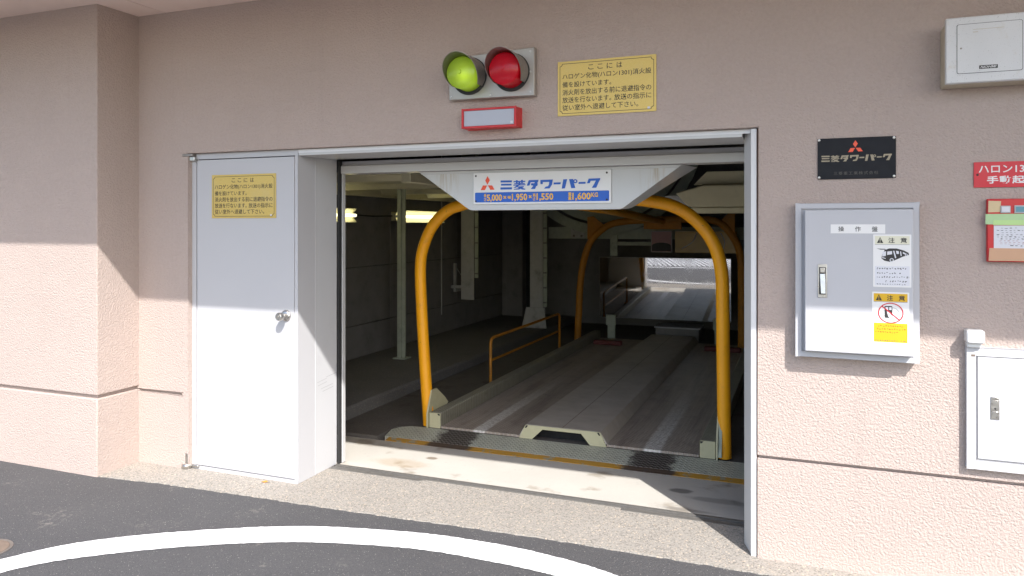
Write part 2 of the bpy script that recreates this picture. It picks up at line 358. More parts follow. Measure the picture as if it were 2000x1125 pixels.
m.sheet([(-6.6,-4.05),(.6,-4.05),(.6,-3.9),(-6.6,-3.9)], -.002)
structure(m.build('road_marking', ROADPAINT))

# ------------------------------------------------------------ building shell
B = thing('parking_building', 'dusty pink stucco building front with square doorway, left pillar and overhanging soffit', 'building', (-2, 0, 0))
G0, G1 = .464, .485
m = MB(); xs = [-4.3,-3.687,-3.640,-.197,4.5]; zs = [-.1,G0,G1,2.006,3.3]
def dep(i, jz):
    if i == 2 and jz < 3: return None
    if jz == 1 and i in (0, 3): return .024
    return 0.0
cells(m, xs, zs, dep, .30).build('wall', STUCCO, B, bevel=.004, weld=True, fix=False)
p = MB().box(-9, -4.062, -.31, .05, -.1, G0+.012).build('pillar_base', STUCCO, B, bevel=.007, seg=3)
p = MB().box(-9, -4.062, -.31, .05, G1+.012, 3.1).build('pillar', STUCCO, B, bevel=.007, seg=3)
MB().box(-9, -4.086, -.286, .04, G0, G1+.03).build('pillar_groove', STUCCO, B)
for i, (a, b) in enumerate(((-9, -5.65), (-5.644, -3.834), (-3.826, -2.01), (-2.006, -.19), (-.186, 1.63), (1.634, 4.5))):
    MB().box(a, b, -1.584, -.001, 2.918, 2.935).build('soffit_panel', SOFFIT, B, bevel=.002)
MB().box(-9, 4.5, -1.555, .28, 2.94, 3.25).build('soffit_slab', BLACK, B)
MB().box(-9, 4.5, -1.586, -1.556, 2.936, 3.6).build('fascia', STUCCO, B)
MB().box(-9, 4.5, -1.555, 8.2, 3.35, 7.5).build('upper_storey', STUCCO, B)

# interior shell
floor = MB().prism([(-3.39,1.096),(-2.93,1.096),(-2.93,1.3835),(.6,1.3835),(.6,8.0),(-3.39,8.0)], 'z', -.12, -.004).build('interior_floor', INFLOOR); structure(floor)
prof = [(-4.6,-.1),(-3.385,-.1),(-3.39,.075),(-3.405,.094),(-3.43,.1),(-4.6,.1)]
kerb = MB(); kerb.prism(prof, 'y', .44, 8); structure(kerb.build('kerb', KERBC))
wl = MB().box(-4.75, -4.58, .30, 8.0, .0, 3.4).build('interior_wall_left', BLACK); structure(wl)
for y0, y1 in ((.44, 2.2), (2.206, 4.0), (4.006, 5.8), (5.806, 7.8)):
    for z0, z1 in ((.1, .452), (.458, 1.087), (1.093, 1.87), (1.876, 3.3)):
        MB().box(-4.578, -4.55, y0, y1, z0, z1).build('wall_panel', INWALL, wl, bevel=.003, seg=1)
structure(MB().box(.35, .55, .30, 8.0, -.1, 3.4).build('interior_wall_right', INWALL))
structure(MB().box(-4.75, .55, 7.8, 8.0, -.1, 3.4).build('interior_wall_back', INWALL))
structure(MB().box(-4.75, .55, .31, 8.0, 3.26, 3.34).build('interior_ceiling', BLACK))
def sloped(poly, zf, zb=-.12):
    n = len(poly); return MB().add([(x,y,zf(y)) for x, y in poly]+[(x,y,zb) for x, y in poly], [tuple(range(n)), tuple(range(2*n-1,n-1,-1))]+[(i,(i+1)%n,n+(i+1)%n,n+i) for i in range(n)])
sill = sloped([(-2.80,.425),(.3,.425),(.3,1.089),(-3.38,1.089),(-3.38,.425)], lambda y: .002-(y-.425)*.0485).build('threshold', SILL); structure(sill)

# ------------------------------------------------------------ gate frame
F = thing('garage_gateway', 'pale grey painted steel frame around the wide garage opening', 'gateway', (-1.5, .2, 0))
MB().prism([(-.206,.008),(-.231,.008),(-.2325,.03),(-.270,.14),(-.270,.46),(-.206,.46)], 'z', 0.001, 2.0025).build('jamb', JAMB, F, bevel=.0015)
MB().box(-.2055, -.1972, .022, .2, 0.001, 2.003).build('caulk', BROWNCAULK, F)
MB().box(-2.817, -.2715, .031, .20, 1.968, 2.003).build('header', FRAME, F, bevel=.002)
MB().box(-2.817, -.2715, .2005, .385, 1.972, 2.001).build('header', FRAME, F, bevel=.002)
MB().box(-2.817, -.233, .028, .0305, 1.983, 2.0035).build('header_lip', JAMB, F, bevel=.001)
MB().box(-2.808, -.272, .47, .56, 1.937, 1.966).build('upper_beam', GREYMETAL, F, bevel=.002)
MB().box(-2.808, -.272, .45, .58, 1.886, 1.9365).build('lower_beam', FRAME, F, bevel=.003)
MB().box(-2.819, -2.803, .431, .458, 0.003, 1.97).build('rubber_seal', RUBBER, F)
MB().box(-2.819, -2.796, .4585, .49, 0.003, 1.94).build('gate_guide', FRAME, F, bevel=.001)
# hanging panel
fr = [(-2.262,1.8855),(-1.914,1.647),(-1.895,1.641),(-.975,1.641),(-.955,1.647),(-.621,1.8855)]
bk = [(-2.262,1.8855),(-1.914,1.655),(-1.895,1.65),(-.975,1.65),(-.955,1.655),(-.572,1.8855)]
m = MB(); n = len(fr)
m.add([(x,.505,z) for x,z in fr]+[(x,.75,z) for x,z in bk], [tuple(range(n)), tuple(range(2*n-1,n-1,-1))]+[(i,(i+1)%n,n+(i+1)%n,n+i) for i in range(n)])
m.build('hanging_panel', PANELM, F, bevel=.003)
m = MB(); m.box(-2.24, -.64, .50, .5045, 1.868, 1.884); m.build('panel_seam', FRAME, F)

# floor rail and threshold hardware
Rl = thing('gate_rail', 'thin steel guide rail set in the ground along the gate', 'rail', (-1.5, .39, 0))
MB().box(-2.815, -.272, .371, .380, -.05, .004).build('rail_flange', RAILM, Rl)
MB().box(-2.815, -.272, .3805, .398, -.05, -.006).build('rail_slot', RUBBER, Rl)
MB().box(-2.815, -.272, .3985, .4245, -.05, .005).build('rail_flange', RAILM, Rl)
for a, b in ((-2.815, -2.17), (-.93, -.285)):
    MB().prism([(a,.335),(b,.335),(b+.03,.3705),(a,.3705)], 'z', -.02, .003).build('cover_plate', RAILM, Rl, bevel=.001)

# ------------------------------------------------------------ service door
D = thing('service_door', 'white steel side door in a boxed frame left of the opening', 'door', (-3.2, .2, 0))
m = MB(); xs = [-3.638,-3.604,-2.842,-2.820]; zs = [0.0,.02,1.969,2.0035]
cells(m, xs, zs, lambda i, j: .055 if (i == 1 and j == 1) else .03, .20).build('frame', WHITE, D, bevel=.0015, weld=True, fix=False)
MB().box(-3.6035, -2.8425, .0535, .0546, .0205, 1.9685).build('gap_shade_sheet', RUBBER, D)  # dark sheet added behind the leaf so its edge gap reads as shade
MB().box(-3.599, -2.8475, .031, .053, .0255, 1.9635).build('leaf', WHITE, D, bevel=.0015)
MB().box(-3.60, -2.822, .201, .43, 0.0, 2.0035).build('side_panel', SIDE, D, bevel=.002)
m = MB()
for i in range(5):
    y = .22+random.random()*.1; z = .50+i*.022+random.uniform(-.006, .006); w = random.uniform(.03, .13)
    m.add([(-2.8215,y,z),(-2.8215,y+w,z+.01),(-2.8215,y+w,z+.0125),(-2.8215,y,z+.0022)], [(0,1,2,3)])
tag(m.build('scuff', SCUFF, D, fix=False), kind='stuff')
kc = (-2.905, .03, 1.005)
kn = MB().lathe([(.0,.0),(.034,.0),(.034,.005),(.029,.012),(.015,.015),(.013,.034),(.022,.040),(.0255,.052),(.0245,.070),(.019,.077),(.0,.077)], kc, (0,-1,0), 36, False).build('knob', STEEL, D, angle=50)
MB().lathe([(.0,.0),(.009,.0),(.009,.002),(.0,.002)], (-2.905,-.0465,1.005), (0,-1,0), 20, False).build('keyhole', DULLSTEEL, kn)
h = MB().box(-3.668, -3.596, .004, .030, 1.958, 1.986).build('hinge', STEEL, D, bevel=.004)
MB().box(-3.69, -3.605, -.004, .030, 1.987, 2.004).build('hinge_plate', DULLSTEEL, h, bevel=.003)
h = MB().lathe([(0,0),(.030,0),(.034,.006),(.034,.018),(.028,.026),(0,.026)], (-3.664,.012,.004), (0,0,1), 20, False).build('hinge', STEEL, D)
MB().box(-3.66, -3.575, .012, .0295, .012, .028).build('hinge_arm', STEEL, h, bevel=.004)
MB().box(-3.668, -3.642, -.001, .02, .03, .10).build('hinge_strap', DULLSTEEL, h, bevel=.004)

# ------------------------------------------------------------ yellow notices
def notice(x0, x1, z0, z1, y, label):
    T = thing('notice_sign', label, 'sign', ((x0+x1)/2, y, z0), 'gold fire extinguishing notices')
    W, H = x1-x0, z1-z0; U = lambda u: x0+u*W; V = lambda v: z1-v*H
    MB().prism(rrect(x0, x1, z0, z1, .003), 'y', y-.0035, y).build('plate', GOLD, T)
    yy = y-.0040; m = MB(); a = .011; c = .013; t = .0024
    def ring(a):
        X0, X1, Z0, Z1 = x0+a, x1-a, z0+a, z1-a; pts = []
        for cx, cz, s0 in ((X1,Z1,270),(X0,Z1,360),(X0,Z0,90),(X1,Z0,180)):
            pts += [(cx+c*math.cos(R(s0-90*k/5))*(1), cz+c*math.sin(R(s0-90*k/5))) for k in range(6)]
        return pts
    o1, o2 = ring(a), ring(a+t); n = len(o1)
    m.add([(p[0],yy,p[1]) for p in o1]+[(p[0],yy,p[1]) for p in o2], [(i,(i+1)%n,n+(i+1)%n,n+i) for i in range(n)])
    m.build('border', INK, T, fix=False)
    m = MB()
    for body, u0, u1, v0, v1, sp in (('こ', .32, .375, .09, .18, 1), ('こ', .415, .47, .09, .18, 1), ('に', .51, .567, .088, .185, 1), ('は', .61, .665, .085, .185, 1), ('ハロゲン化物(ハロン1301)消火設', .05, .952, .225, .345, 1), ('備を設けています。', .05, .555, .375, .480, 1),
                                 ('消火剤を放出する前に退避指令の', .05, .952, .515, .625, 1), ('放送を行ないます。', .05, .555, .655, .765, 1), ('放送の指示に', .585, .952, .655, .765, 1), ('従い室外へ退避して下さい。', .05, .825, .795, .905, 1)):
        text(MB(), body, U(u0), U(u1), V(v1), V(v0), yy, .008, 0, sp).build('lettering', INK, T, fix=False, smooth=False)
    m = MB().box(U(.915), U(.94), y-.0046, y-.0036, V(.95), V(.915)).build('price_sticker', PAPER, T)
    return T
notice(-1.176, -.671, 2.109, 2.387, -.002, 'gold notice plate with black lettering on the wall right of the signal lamp')
notice(-3.476, -2.980, 1.594, 1.866, .0305, 'gold notice plate with black lettering fixed to the white side door')

# ------------------------------------------------------------ lettering shared by the two name boards (drawn on a 2000 x 500 grid)
DIAM = [[(250,102),(284,160),(248,224),(216,164)], [(148,298),(181,232),(244,232),(212,297)], [(254,230),(318,230),(354,290),(290,293)]]
LOGO = [[(442,162),(607,159),(607,187),(442,190)], [(448,208),(602,205),(602,230),(448,233)], [(440,258),(608,255),(608,285),(440,288)],
 [(630,170),(800,163),(800,179),(630,186)], [(664,156),(690,155),(690,196),(664,197)], [(738,152),(764,151),(764,193),(738,194)], [(640,199),(792,193),(792,207),(640,213)], [(700,183),(728,182),(728,222),(700,223)],
 [(628,219),(802,212),(802,226),(628,233)], [(676,230),(712,229),(664,262),(628,263)], [(690,243),(778,239),(778,253),(684,257)], [(748,250),(780,250),(712,286),(632,288),(640,276),(690,270)], [(676,250),(706,248),(800,276),(796,287),(752,286)],
 [(848,155),(888,153),(858,230),(819,232)], [(852,155),(988,149),(979,180),(840,186)], [(946,151),(988,149),(938,277),(876,279),(905,243)], [(884,196),(978,200),(968,236),(878,226)],
 [(1012,151),(1050,149),(1046,208),(1013,210)], [(1012,151),(1186,143),(1182,175),(1012,182)], [(1138,145),(1186,143),(1174,216),(1140,268),(1062,272),(1086,244),(1118,238),(1132,214)],
 [(1198,186),(1295,182),(1292,210),(1196,213)], [(1330,140),(1383,137),(1352,267),(1307,270)], [(1408,138),(1464,135),(1472,182),(1494,261),(1438,263)],
 [(1538,178),(1632,174),(1630,200),(1535,203)], [(1672,129),(1712,127),(1688,192),(1650,194)], [(1674,129),(1828,122),(1820,155),(1664,161)], [(1782,124),(1828,122),(1774,255),(1713,258),(1745,205)]]
RINGC = (1493, 166)
def tri_area(p): return sum(p[i][0]*p[(i+1)%len(p)][1]-p[(i+1)%len(p)][0]*p[i][1] for i in range(len(p)))
def logo_letters(m, U, V, y, gx=lambda x: x):
    def uv(x, yy):
        u = (x-40)/1925; t = 65-65*u; b = 495-30*u; return u, (yy-t)/(b-t)
    k = 0
    for poly in LOGO:
        m.flat([(U(uv(*p)[0]), V(uv(*p)[1])) for p in poly], y-k*.00004); k += 1
    n = 16; o = [(RINGC[0]+29*math.cos(2*math.pi*i/n), RINGC[1]+29*math.sin(2*math.pi*i/n)) for i in range(n)]; q = [(RINGC[0]+13*math.cos(2*math.pi*i/n), RINGC[1]+13*math.sin(2*math.pi*i/n)) for i in range(n)]
    P = [(U(uv(*p)[0]), y-k*.00004, V(uv(*p)[1])) for p in o+q]; m.add(P, [(i,n+i,n+(i+1)%n,(i+1)%n) for i in range(n)])
    return uv
T = thing('name_board', 'white and blue clearance board with orange three-diamond emblem on the hanging panel', 'sign', (-1.45, .49, 1.678))
x0, x1, z0, z1 = -1.876, -1.020, 1.678, 1.867; U = lambda u: x0+u*(x1-x0); V = lambda v: z1-v*(z1-z0)
MB().prism(rrect(x0, x1, z0, z1, .004), 'y', .492, .5035).build('board', SIGNWHITE, T)
MB().prism(rrect(U(.012), U(.988), V(.945), V(.625), .006), 'y', .4914, .4919).build('blue_band', BLUE, T)
m = MB(); uv = logo_letters(m, U, V, .4908); m.build('lettering', BLUE, T, fix=False, smooth=False)
m = MB()
for p in DIAM: m.flat([(U(uv(*q)[0]), V(uv(*q)[1])) for q in p], .4908)
m.build('emblem', ORANGE, T, fix=False, smooth=False)
m = MB()
for body, a, b, t, bt, of in (('長',195,236,350,398,.02),('さ',195,234,404,450,.02),('5,000',242,462,357,446,.026),('×',482,527,374,418,.03),('幅',545,590,374,414,.02),('1,950',606,826,345,436,.026),('×',846,890,362,406,.03),('高',905,946,338,385,.02),('さ',905,944,392,437,.02),
                              ('1,550',958,1192,337,428,.026),('重',1395,1441,322,370,.02),('量',1395,1441,377,427,.02),('1,600',1452,1700,326,422,.026),('KG',1706,1795,323,384,.026)):
    bt += 16 if ',' in body else 0; u0, v0 = uv(a, t); u1, v1 = uv(b, bt); text(MB(), body, U(u0), U(u1), V(v1), V(v0), .4908, of).build('dimension_lettering', LETTERYELLOW, T, fix=False, smooth=False)
for u, v in ((.018,.09),(.972,.09),(.018,.9),(.972,.9)):
    MB().lathe([(0,0),(.006,0),(.004,.003),(0,.003)], (U(u),.4912,V(v)), (0,-1,0), 12, False).build('screw', INK, T)
# black plate
T = thing('maker_plate', 'black metal name plate with orange three-diamond emblem above the control cabinet', 'sign', (.216, -.004, 1.757))
x0, x1, z0, z1 = .058, .375, 1.757, 1.941; U = lambda u: x0+u*(x1-x0); V = lambda v: z1-v*(z1-z0)
MB().prism(rrect(x0, x1, z0, z1, .004), 'y', -.006, -.001).build('plate', PLATEBLACK, T, bevel=.001)
m = MB(); dx = lambda x: .4+(x-150)/204*.185; dz = lambda y: .07+(y-102)/196*.28
for p in DIAM: m.flat([(U(dx(q[0])), V(dz(q[1]))) for q in p], -.0066)
m.build('emblem', ORANGE, T, fix=False, smooth=False)
m = MB(); logo_letters(m, lambda u: U(.05+(u-.208)/.721*.9), lambda v: V(.44+(v-.29)/.36*.19), -.0066); m.build('lettering', PLATEINK, T, fix=False, smooth=False)
m = MB(); text(m, '三菱重工業株式会社', U(.21), U(.78), V(.90), V(.82), -.0066, 0, 0, 1.25); m.build('small_lettering', OLDINK, T, fix=False, smooth=False)
for u, v in ((.02,.04),(.975,.04),(.02,.955),(.975,.955)):
    MB().lathe([(0,0),(.0065,0),(.0045,.003),(0,.0035)], (U(u),-.006,V(v)), (0,-1,0), 12, False).build('screw', STEEL, T)

# ------------------------------------------------------------ signal lamp
S = thing('signal_lamp', 'stainless signal box with lit green and dark red lenses under hoods', 'signal', (-1.535, -.02, 2.22))
MB().prism([(-1.778,2.222),(-1.289,2.218),(-1.289,2.468),(-1.778,2.448)], 'y', -.045, -.0005).build('housing', SIGNALBOX, S, bevel=.004)
for cx, cz, lm, rm in ((-1.655, 2.343, GREENLENS, AMBER), (-1.415, 2.345, REDLENS, RUBBER)):
    MB().lathe([(.0,0),(.100,0),(.100,.006),(.094,.008),(.0,.008)], (cx,-.0455,cz), (0,-1,0), 40, False).build('gasket_and_shadow', RUBBER, S)
    L = MB().lathe([(.083,.009),(.080,.085),(.0805,.092),(.0830,.094),(.0830,.104),(.079,.111),(.060,.121),(.035,.127),(.012,.1295),(.010,.133),(.0,.1335)], (cx,-.0455,cz), (0,-1,0), 44, False).build('lens', lm, S, fix=True, angle=28)
    if lm is GREENLENS: tag(L, 'lit green lens')
    else: tag(L, 'unlit red lens')
    # hood: a tube cut long over the top and short at the sides
    vs = []; fs = []; n = 48
    for k in range(n+1):
        a = R(-128+256*k/n); ln = .165*max(0, math.cos(a*.60))**.75+.012; r = .096
        for rr, hh in ((r,.008),(r,ln),(r-.0025,ln),(r-.0025,.008)):
            vs.append((cx+rr*math.sin(a), -.0455-hh, cz+rr*math.cos(a)))
    for k in range(n):
        for q in range(4): fs.append((k*4+q, k*4+(q+1)%4, (k+1)*4+(q+1)%4, (k+1)*4+q))
    fs += [(0,1,2,3), (n*4+3,n*4+2,n*4+1,n*4)]
    MB().add(vs, fs).build('hood', DULLSTEEL, S)
for x, z in ((-1.762,2.238),(-1.765,2.43),(-1.535,2.236),(-1.31,2.238),(-1.31,2.342),(-1.31,2.448)):
    MB().lathe([(0,0),(.0075,0),(.006,.003),(0,.004)], (x,-.0455,z), (0,-1,0), 12, False).build('screw', STEEL, S)
bl = bpy.data.lights.new('signal_bulb', 'POINT'); bl.energy = .038; bl.color = (1, .98, .5); bl.shadow_soft_size = .018
bo = bpy.data.objects.new('signal_bulb', bl); col.objects.link(bo); bo.parent = S; bo.location = Vector((-1.635,-.135,2.325))-S.location
# red framed lamp
T = thing('alarm_lamp', 'red framed warning lamp box with blank frosted face above the opening', 'lamp', (-1.53, -.04, 2.06))
x0, x1, z0, z1 = -1.682, -1.375, 2.060, 2.163; fw = .0105
m = MB(); cells(m, [x0,x0+fw,x1-fw,x1], [z0,z0+fw,z1-fw,z1], lambda i, j: -.079 if (i == 1 and j == 1) else -.085, -.0005).build('case', RED, T, bevel=.002, weld=True, fix=False)
MB().box(x0+fw+.001, x1-fw-.001, -.082, -.0795, z0+fw+.001, z1-fw-.001).build('face', LAMPFACE, T)
MB().box(x1-.032, x1-.018, -.0832, -.0821, z0+.015, z0+.029).build('label_dot', PAPER, T)

# ------------------------------------------------------------ control cabinet
C = thing('control_cabinet', 'grey steel control cabinet with lever handle and warning stickers on the wall', 'cabinet', (.215, -.05, .957))
m = MB(); cells(m, [-.033,-.009,.434,.458], [.962,.987,1.624,1.648], lambda i, j: -.052 if (i == 1 and j == 1) else -.060, -.0005).build('body', GREYMETAL, C, bevel=.002, weld=True, fix=False)
dr = MB().box(.004, .431, -.100, -.044, .9925, 1.6175).build('door', GREYMETAL, C, bevel=.004)
MB().box(.008, .427, -.0635, -.0605, .9865, .9915).build('gasket_and_shadow', RUBBER, C)  # dark strip painting the shadow below the door's bottom edge
hd = MB().box(.057, .095, -.1035, -.1003, 1.232, 1.379).build('handle_plate', STEEL, C, bevel=.002)
MB().box(.0625, .0895, -.1042, -.1037, 1.246, 1.366).build('handle_recess', RUBBER, hd)
MB().box(.066, .086, -.114, -.1045, 1.342, 1.364).build('lock_button', STEEL, hd, bevel=.002)
MB().add([(.065,-.108,1.338),(.087,-.108,1.338),(.089,-.120,1.250),(.069,-.120,1.250),(.065,-.1045,1.338),(.087,-.1045,1.338),(.089,-.1045,1.250),(.069,-.1045,1.250)],
         [(0,1,2,3),(7,6,5,4),(0,4,5,1),(1,5,6,2),(2,6,7,3),(3,7,4,0)]).build('lever', STEEL, hd, bevel=.003)
nl = MB().box(.109, .324, -.1015, -.1003, 1.5145, 1.554).build('name_strip', SIGNWHITE, C)
m = MB()
for ch, a in (('操', .14), ('作', .206), ('盤', .272)): text(MB(), ch, a, a+.023, 1.523, 1.545, -.1019, .01).build('lettering', INK, nl, fix=False, smooth=False)
def sticker(x0, x1, z0, z1, header, body, label):
    st = MB().prism(rrect(x0, x1, z0, z1, .003), 'y', -.1012, -.1003).build('warning_sticker', SIGNWHITE, C); tag(st, label)
    W, H = x1-x0, z1-z0; U = lambda u: x0+u*W; V = lambda v: z1-v*H; y = -.1015
    MB().flat([(U(.045),V(.03)),(U(.955),V(.03)),(U(.955),V(.185)),(U(.045),V(.185))], y).build('header_field', header, st, fix=False)
    MB().flat([(U(.045),V(.19)),(U(.955),V(.19)),(U(.955),V(.195)),(U(.045),V(.195))], y).build('rule', INK, st, fix=False)
    MB().flat([(U(.045),V(.60)),(U(.955),V(.60)),(U(.955),V(.97)),(U(.045),V(.97))], y).build('text_field', body, st, fix=False)
    MB().flat([(U(.10),V(.165)),(U(.27),V(.165)),(U(.185),V(.05))], y-.0003).build('warning_triangle', INK, st, fix=False)
    for ch, a in (('注', .40), ('意', .72)): text(MB(), ch, U(a), U(a+.167), V(.165), V(.06), y-.0003, .02).build('lettering', INK, st, fix=False, smooth=False)
    m = MB(); m.flat([(U(.174),V(.08)),(U(.196),V(.08)),(U(.191),V(.128)),(U(.179),V(.128))], y-.0006); m.flat([(U(.175),V(.138)),(U(.195),V(.138)),(U(.195),V(.153)),(U(.175),V(.153))], y-.0006); m.build('exclamation_mark', header, st, fix=False)
    return st, U, V, y
def faded_rows(m, U, V, y, rows):
    for v, u0, u1, h in rows:                       # worn, unreadable print
        u = u0
        while u < u1:
            w = random.uniform(.028, .045)
            for q in range(3):
                if random.random() < .7:
                    a = u+random.uniform(0, w*.5); b = v+random.uniform(0, h*.7)
                    m.flat([(U(a),V(b)),(U(min(a+w*.8,u1)),V(b)),(U(min(a+w*.8,u1)),V(b+h*.34)),(U(a),V(b+h*.34))], y-q*.00005)
            u += w+.028
st, U, V, y = sticker(.277, .423, 1.286, 1.511, CREAM, PAPER, 'pale caution sticker with a black van drawing')
van = [[(.30,.30),(.42,.265),(.62,.265),(.80,.30),(.93,.345),(.94,.385),(.86,.40),(.78,.42),(.66,.46),(.58,.485),(.52,.51),(.44,.52),(.30,.50),(.22,.455),(.24,.38)], [(.09,.27),(.32,.275),(.34,.29),(.20,.29)]]
m = MB()
for i, p in enumerate(van): m.flat([(U(a),V(b)) for a, b in p], y-.0003)
m.build('van_drawing', INK, st, fix=False)
m = MB()
for p in ([(.25,.33),(.345,.32),(.335,.41),(.24,.42)], [(.375,.325),(.50,.315),(.50,.375),(.37,.39)], [(.525,.31),(.56,.31),(.61,.44),(.58,.455)], [(.60,.31),(.67,.315),(.68,.365),(.62,.37)], [(.705,.32),(.735,.325),(.75,.40),(.725,.41)], [(.78,.33),(.88,.365),(.84,.375),(.78,.36)], [(.24,.43),(.33,.45),(.33,.465),(.24,.448)]):
    m.flat([(U(a),V(b)) for a, b in p], y-.0006)
for cx, cz, r in ((.49,.485,.055), (.87,.385,.035)):
    m.flat([(U(cx+r*math.cos(q*.45)),V(cz+r*.66*math.sin(q*.45))) for q in range(14)], y-.0007)
m.build('van_window', PAPER, st, fix=False)
for cx, cz, r in ((.49,.485,.035), (.87,.385,.02)): MB().flat([(U(cx+r*math.cos(q*.45)),V(cz+r*.66*math.sin(q*.45))) for q in range(14)], y-.0010).build('van_wheel', GREYINK, st, fix=False)
m = MB(); faded_rows(m, U, V, y-.0003, [(.63,.09,.93,.035),(.715,.09,.74,.035),(.79,.09,.93,.035),(.87,.32,.90,.035),(.935,.09,.86,.02)]); tag(m.build('faded_print', GREYINK, st, fix=False, smooth=False), kind='stuff')
st, U, V, y = sticker(.273, .415, 1.044, 1.265, YELLOW, YELLOW, 'yellow caution sticker with a crossed-out phone in a hand')
m = MB(); m.prism(rrect(U(.34), U(.55), V(.50), V(.27), .004), 'y', y-.0003, y-.0001); m.build('phone_drawing', INK, st, fix=False)
m = MB(); m.flat([(U(.365),V(.29)),(U(.44),V(.29)),(U(.44),V(.345)),(U(.365),V(.345))], y-.0005); m.flat([(U(.465),V(.29)),(U(.53),V(.29)),(U(.53),V(.345)),(U(.465),V(.345))], y-.0005)
m.flat([(U(.40),V(.37)),(U(.47),V(.40)),(U(.60),V(.50)),(U(.66),V(.56)),(U(.56),V(.55)),(U(.44),V(.47))], y-.0005); m.build('phone_highlight', PAPER, st, fix=False)
m = MB()
def stroke(pts, w, yy):
    for a, b in zip(pts, pts[1:]):
        d = Vector((b[0]-a[0], b[1]-a[1])); 
        if d.length == 0: continue
        nrm = Vector((-d.y, d.x)).normalized()*w; m.flat([(a[0]+nrm.x,a[1]+nrm.y),(b[0]+nrm.x,b[1]+nrm.y),(b[0]-nrm.x,b[1]-nrm.y),(a[0]-nrm.x,a[1]-nrm.y)], yy)
for pts in ([(.56,.30),(.64,.31),(.72,.37),(.77,.45),(.79,.52),(.88,.57)], [(.34,.36),(.28,.37),(.26,.40),(.32,.41)], [(.32,.42),(.26,.44),(.27,.47),(.34,.46)], [(.50,.50),(.56,.56),(.66,.58)]):
    stroke([(U(a),V(b)) for a, b in pts], .0006, y-.0007)
tag(m.build('hand_drawing', GREYINK, st, fix=False), kind='stuff')
m = MB(); n = 40; cx, cz = U(.505), V(.405); ro, ri = .049, .0445
P = [(cx+ro*math.cos(2*math.pi*i/n), y-.0010, cz+.9*ro*math.sin(2*math.pi*i/n)) for i in range(n)]+[(cx+ri*math.cos(2*math.pi*i/n), y-.0010, cz+.9*ri*math.sin(2*math.pi*i/n)) for i in range(n)]
m.add(P, [(i,n+i,n+(i+1)%n,(i+1)%n) for i in range(n)]); stroke([(cx-.034,cz+.029),(cx+.034,cz-.029)], .0022, y-.0011); m.build('prohibition_ring', SIGNRED, st, fix=False)
m = MB(); faded_rows(m, U, V, y-.0003, [(.64,.09,.86,.03),(.70,.12,.90,.03),(.76,.09,.70,.03)]); tag(m.build('faded_print', FADEDORANGE, st, fix=False, smooth=False), kind='stuff')
m = MB(); faded_rows(m, U, V, y-.0003, [(.93,.08,.90,.022)]); tag(m.build('small_print', GREYINK, st, fix=False, smooth=False), kind='stuff')

# ------------------------------------------------------------ right edge wall fittings
T = thing('red_sign', 'red plate with white lettering at the right edge of the wall', 'sign', (.85, -.004, 1.708))
MB().box(.668, 1.08, -.006, -.001, 1.709, 1.816).build('plate', SIGNRED, T, bevel=.001)
for tt in (('ハロン1301消火設備', .686, 1.060, 1.768, 1.806, .012, 1), ('手動起動装置', .716, .985, 1.724, 1.757, .025, 1.12)): text(MB(), *tt[:5], -.0064, tt[5], 0, tt[6]).build('lettering', SIGNWHITE, T, fix=False, smooth=False)
MB().lathe([(0,0),(.005,0),(.003,.003),(0,.003)], (.682,-.006,1.763), (0,-1,0), 10, False).build('screw', INK, T)
T = thing('emergency_call_box', 'red emergency box patched with green and brown tape below the red plate', 'box', (.85, -.02, 1.398))
MB().box(.713, 1.00, -.028, -.0005, 1.398, 1.660).build('case', RED, T, bevel=.003)
MB().prism([(.716,1.604),(.758,1.605),(.759,1.612),(.762,1.650),(.717,1.652)], 'y', -.0295, -.0283).build('beige_tape', TAPEBEIGE, T)
b1 = MB().box(.759, .795, -.034, -.0283, 1.601, 1.631).build('button', GREYMETAL, T, bevel=.002); MB().box(.763, .791, -.036, -.0342, 1.605, 1.627).build('button_face', PAPER, b1)
b1 = MB().box(.808, .868, -.034, -.0283, 1.600, 1.632).build('button', GREYMETAL, T, bevel=.002); MB().box(.813, .863, -.036, -.0342, 1.605, 1.627).build('button_face', TEAL, b1)
MB().prism([(.706,1.554),(1.002,1.551),(1.002,1.598),(.706,1.597)], 'y', -.0305, -.0290).build('green_tape', TAPEGREEN, T)
MB().prism([(.733,1.551),(1.002,1.548),(1.002,1.572),(.734,1.571)], 'y', -.0322, -.0308).build('green_tape', TAPEGREEN2, T)
pp = MB().prism([(.736,1.452),(1.0,1.452),(1.0,1.548),(.736,1.549)], 'y', -.0296, -.0284).build('instruction_paper', PAPER, T)
m = MB(); UU = lambda u: .745+u*.24; VV = lambda v: 1.540-v*.085
faded_rows(m, UU, VV, -.0299, [(.0,.06,.3,.05),(.11,.0,.5,.05),(.21,.06,.28,.05),(.32,.0,.9,.05),(.42,.0,.9,.05),(.52,.06,.8,.05),(.85,.2,.75,.09)]); tag(m.build('faded_print', GREYINK, pp, fix=False, smooth=False), kind='stuff')
m = MB(); faded_rows(m, UU, VV, -.0299, [(.62,.04,.6,.04),(.70,.04,.9,.04),(.77,.04,.9,.04)]); tag(m.build('red_print', PINK, pp, fix=False, smooth=False), kind='stuff')
MB().prism([(.717,1.402),(1.003,1.403),(1.003,1.454),(.720,1.455)], 'y', -.0315, -.0300).build('brown_tape', TAPEBROWN, T)
T = thing('alarm_box', 'off-white speckled plastic alarm box at the top right of the wall', 'box', (.75, -.06, 2.13))
m = MB(); fx0, fx1, fz0, fz1 = .549, 1.00, 2.148, 2.404
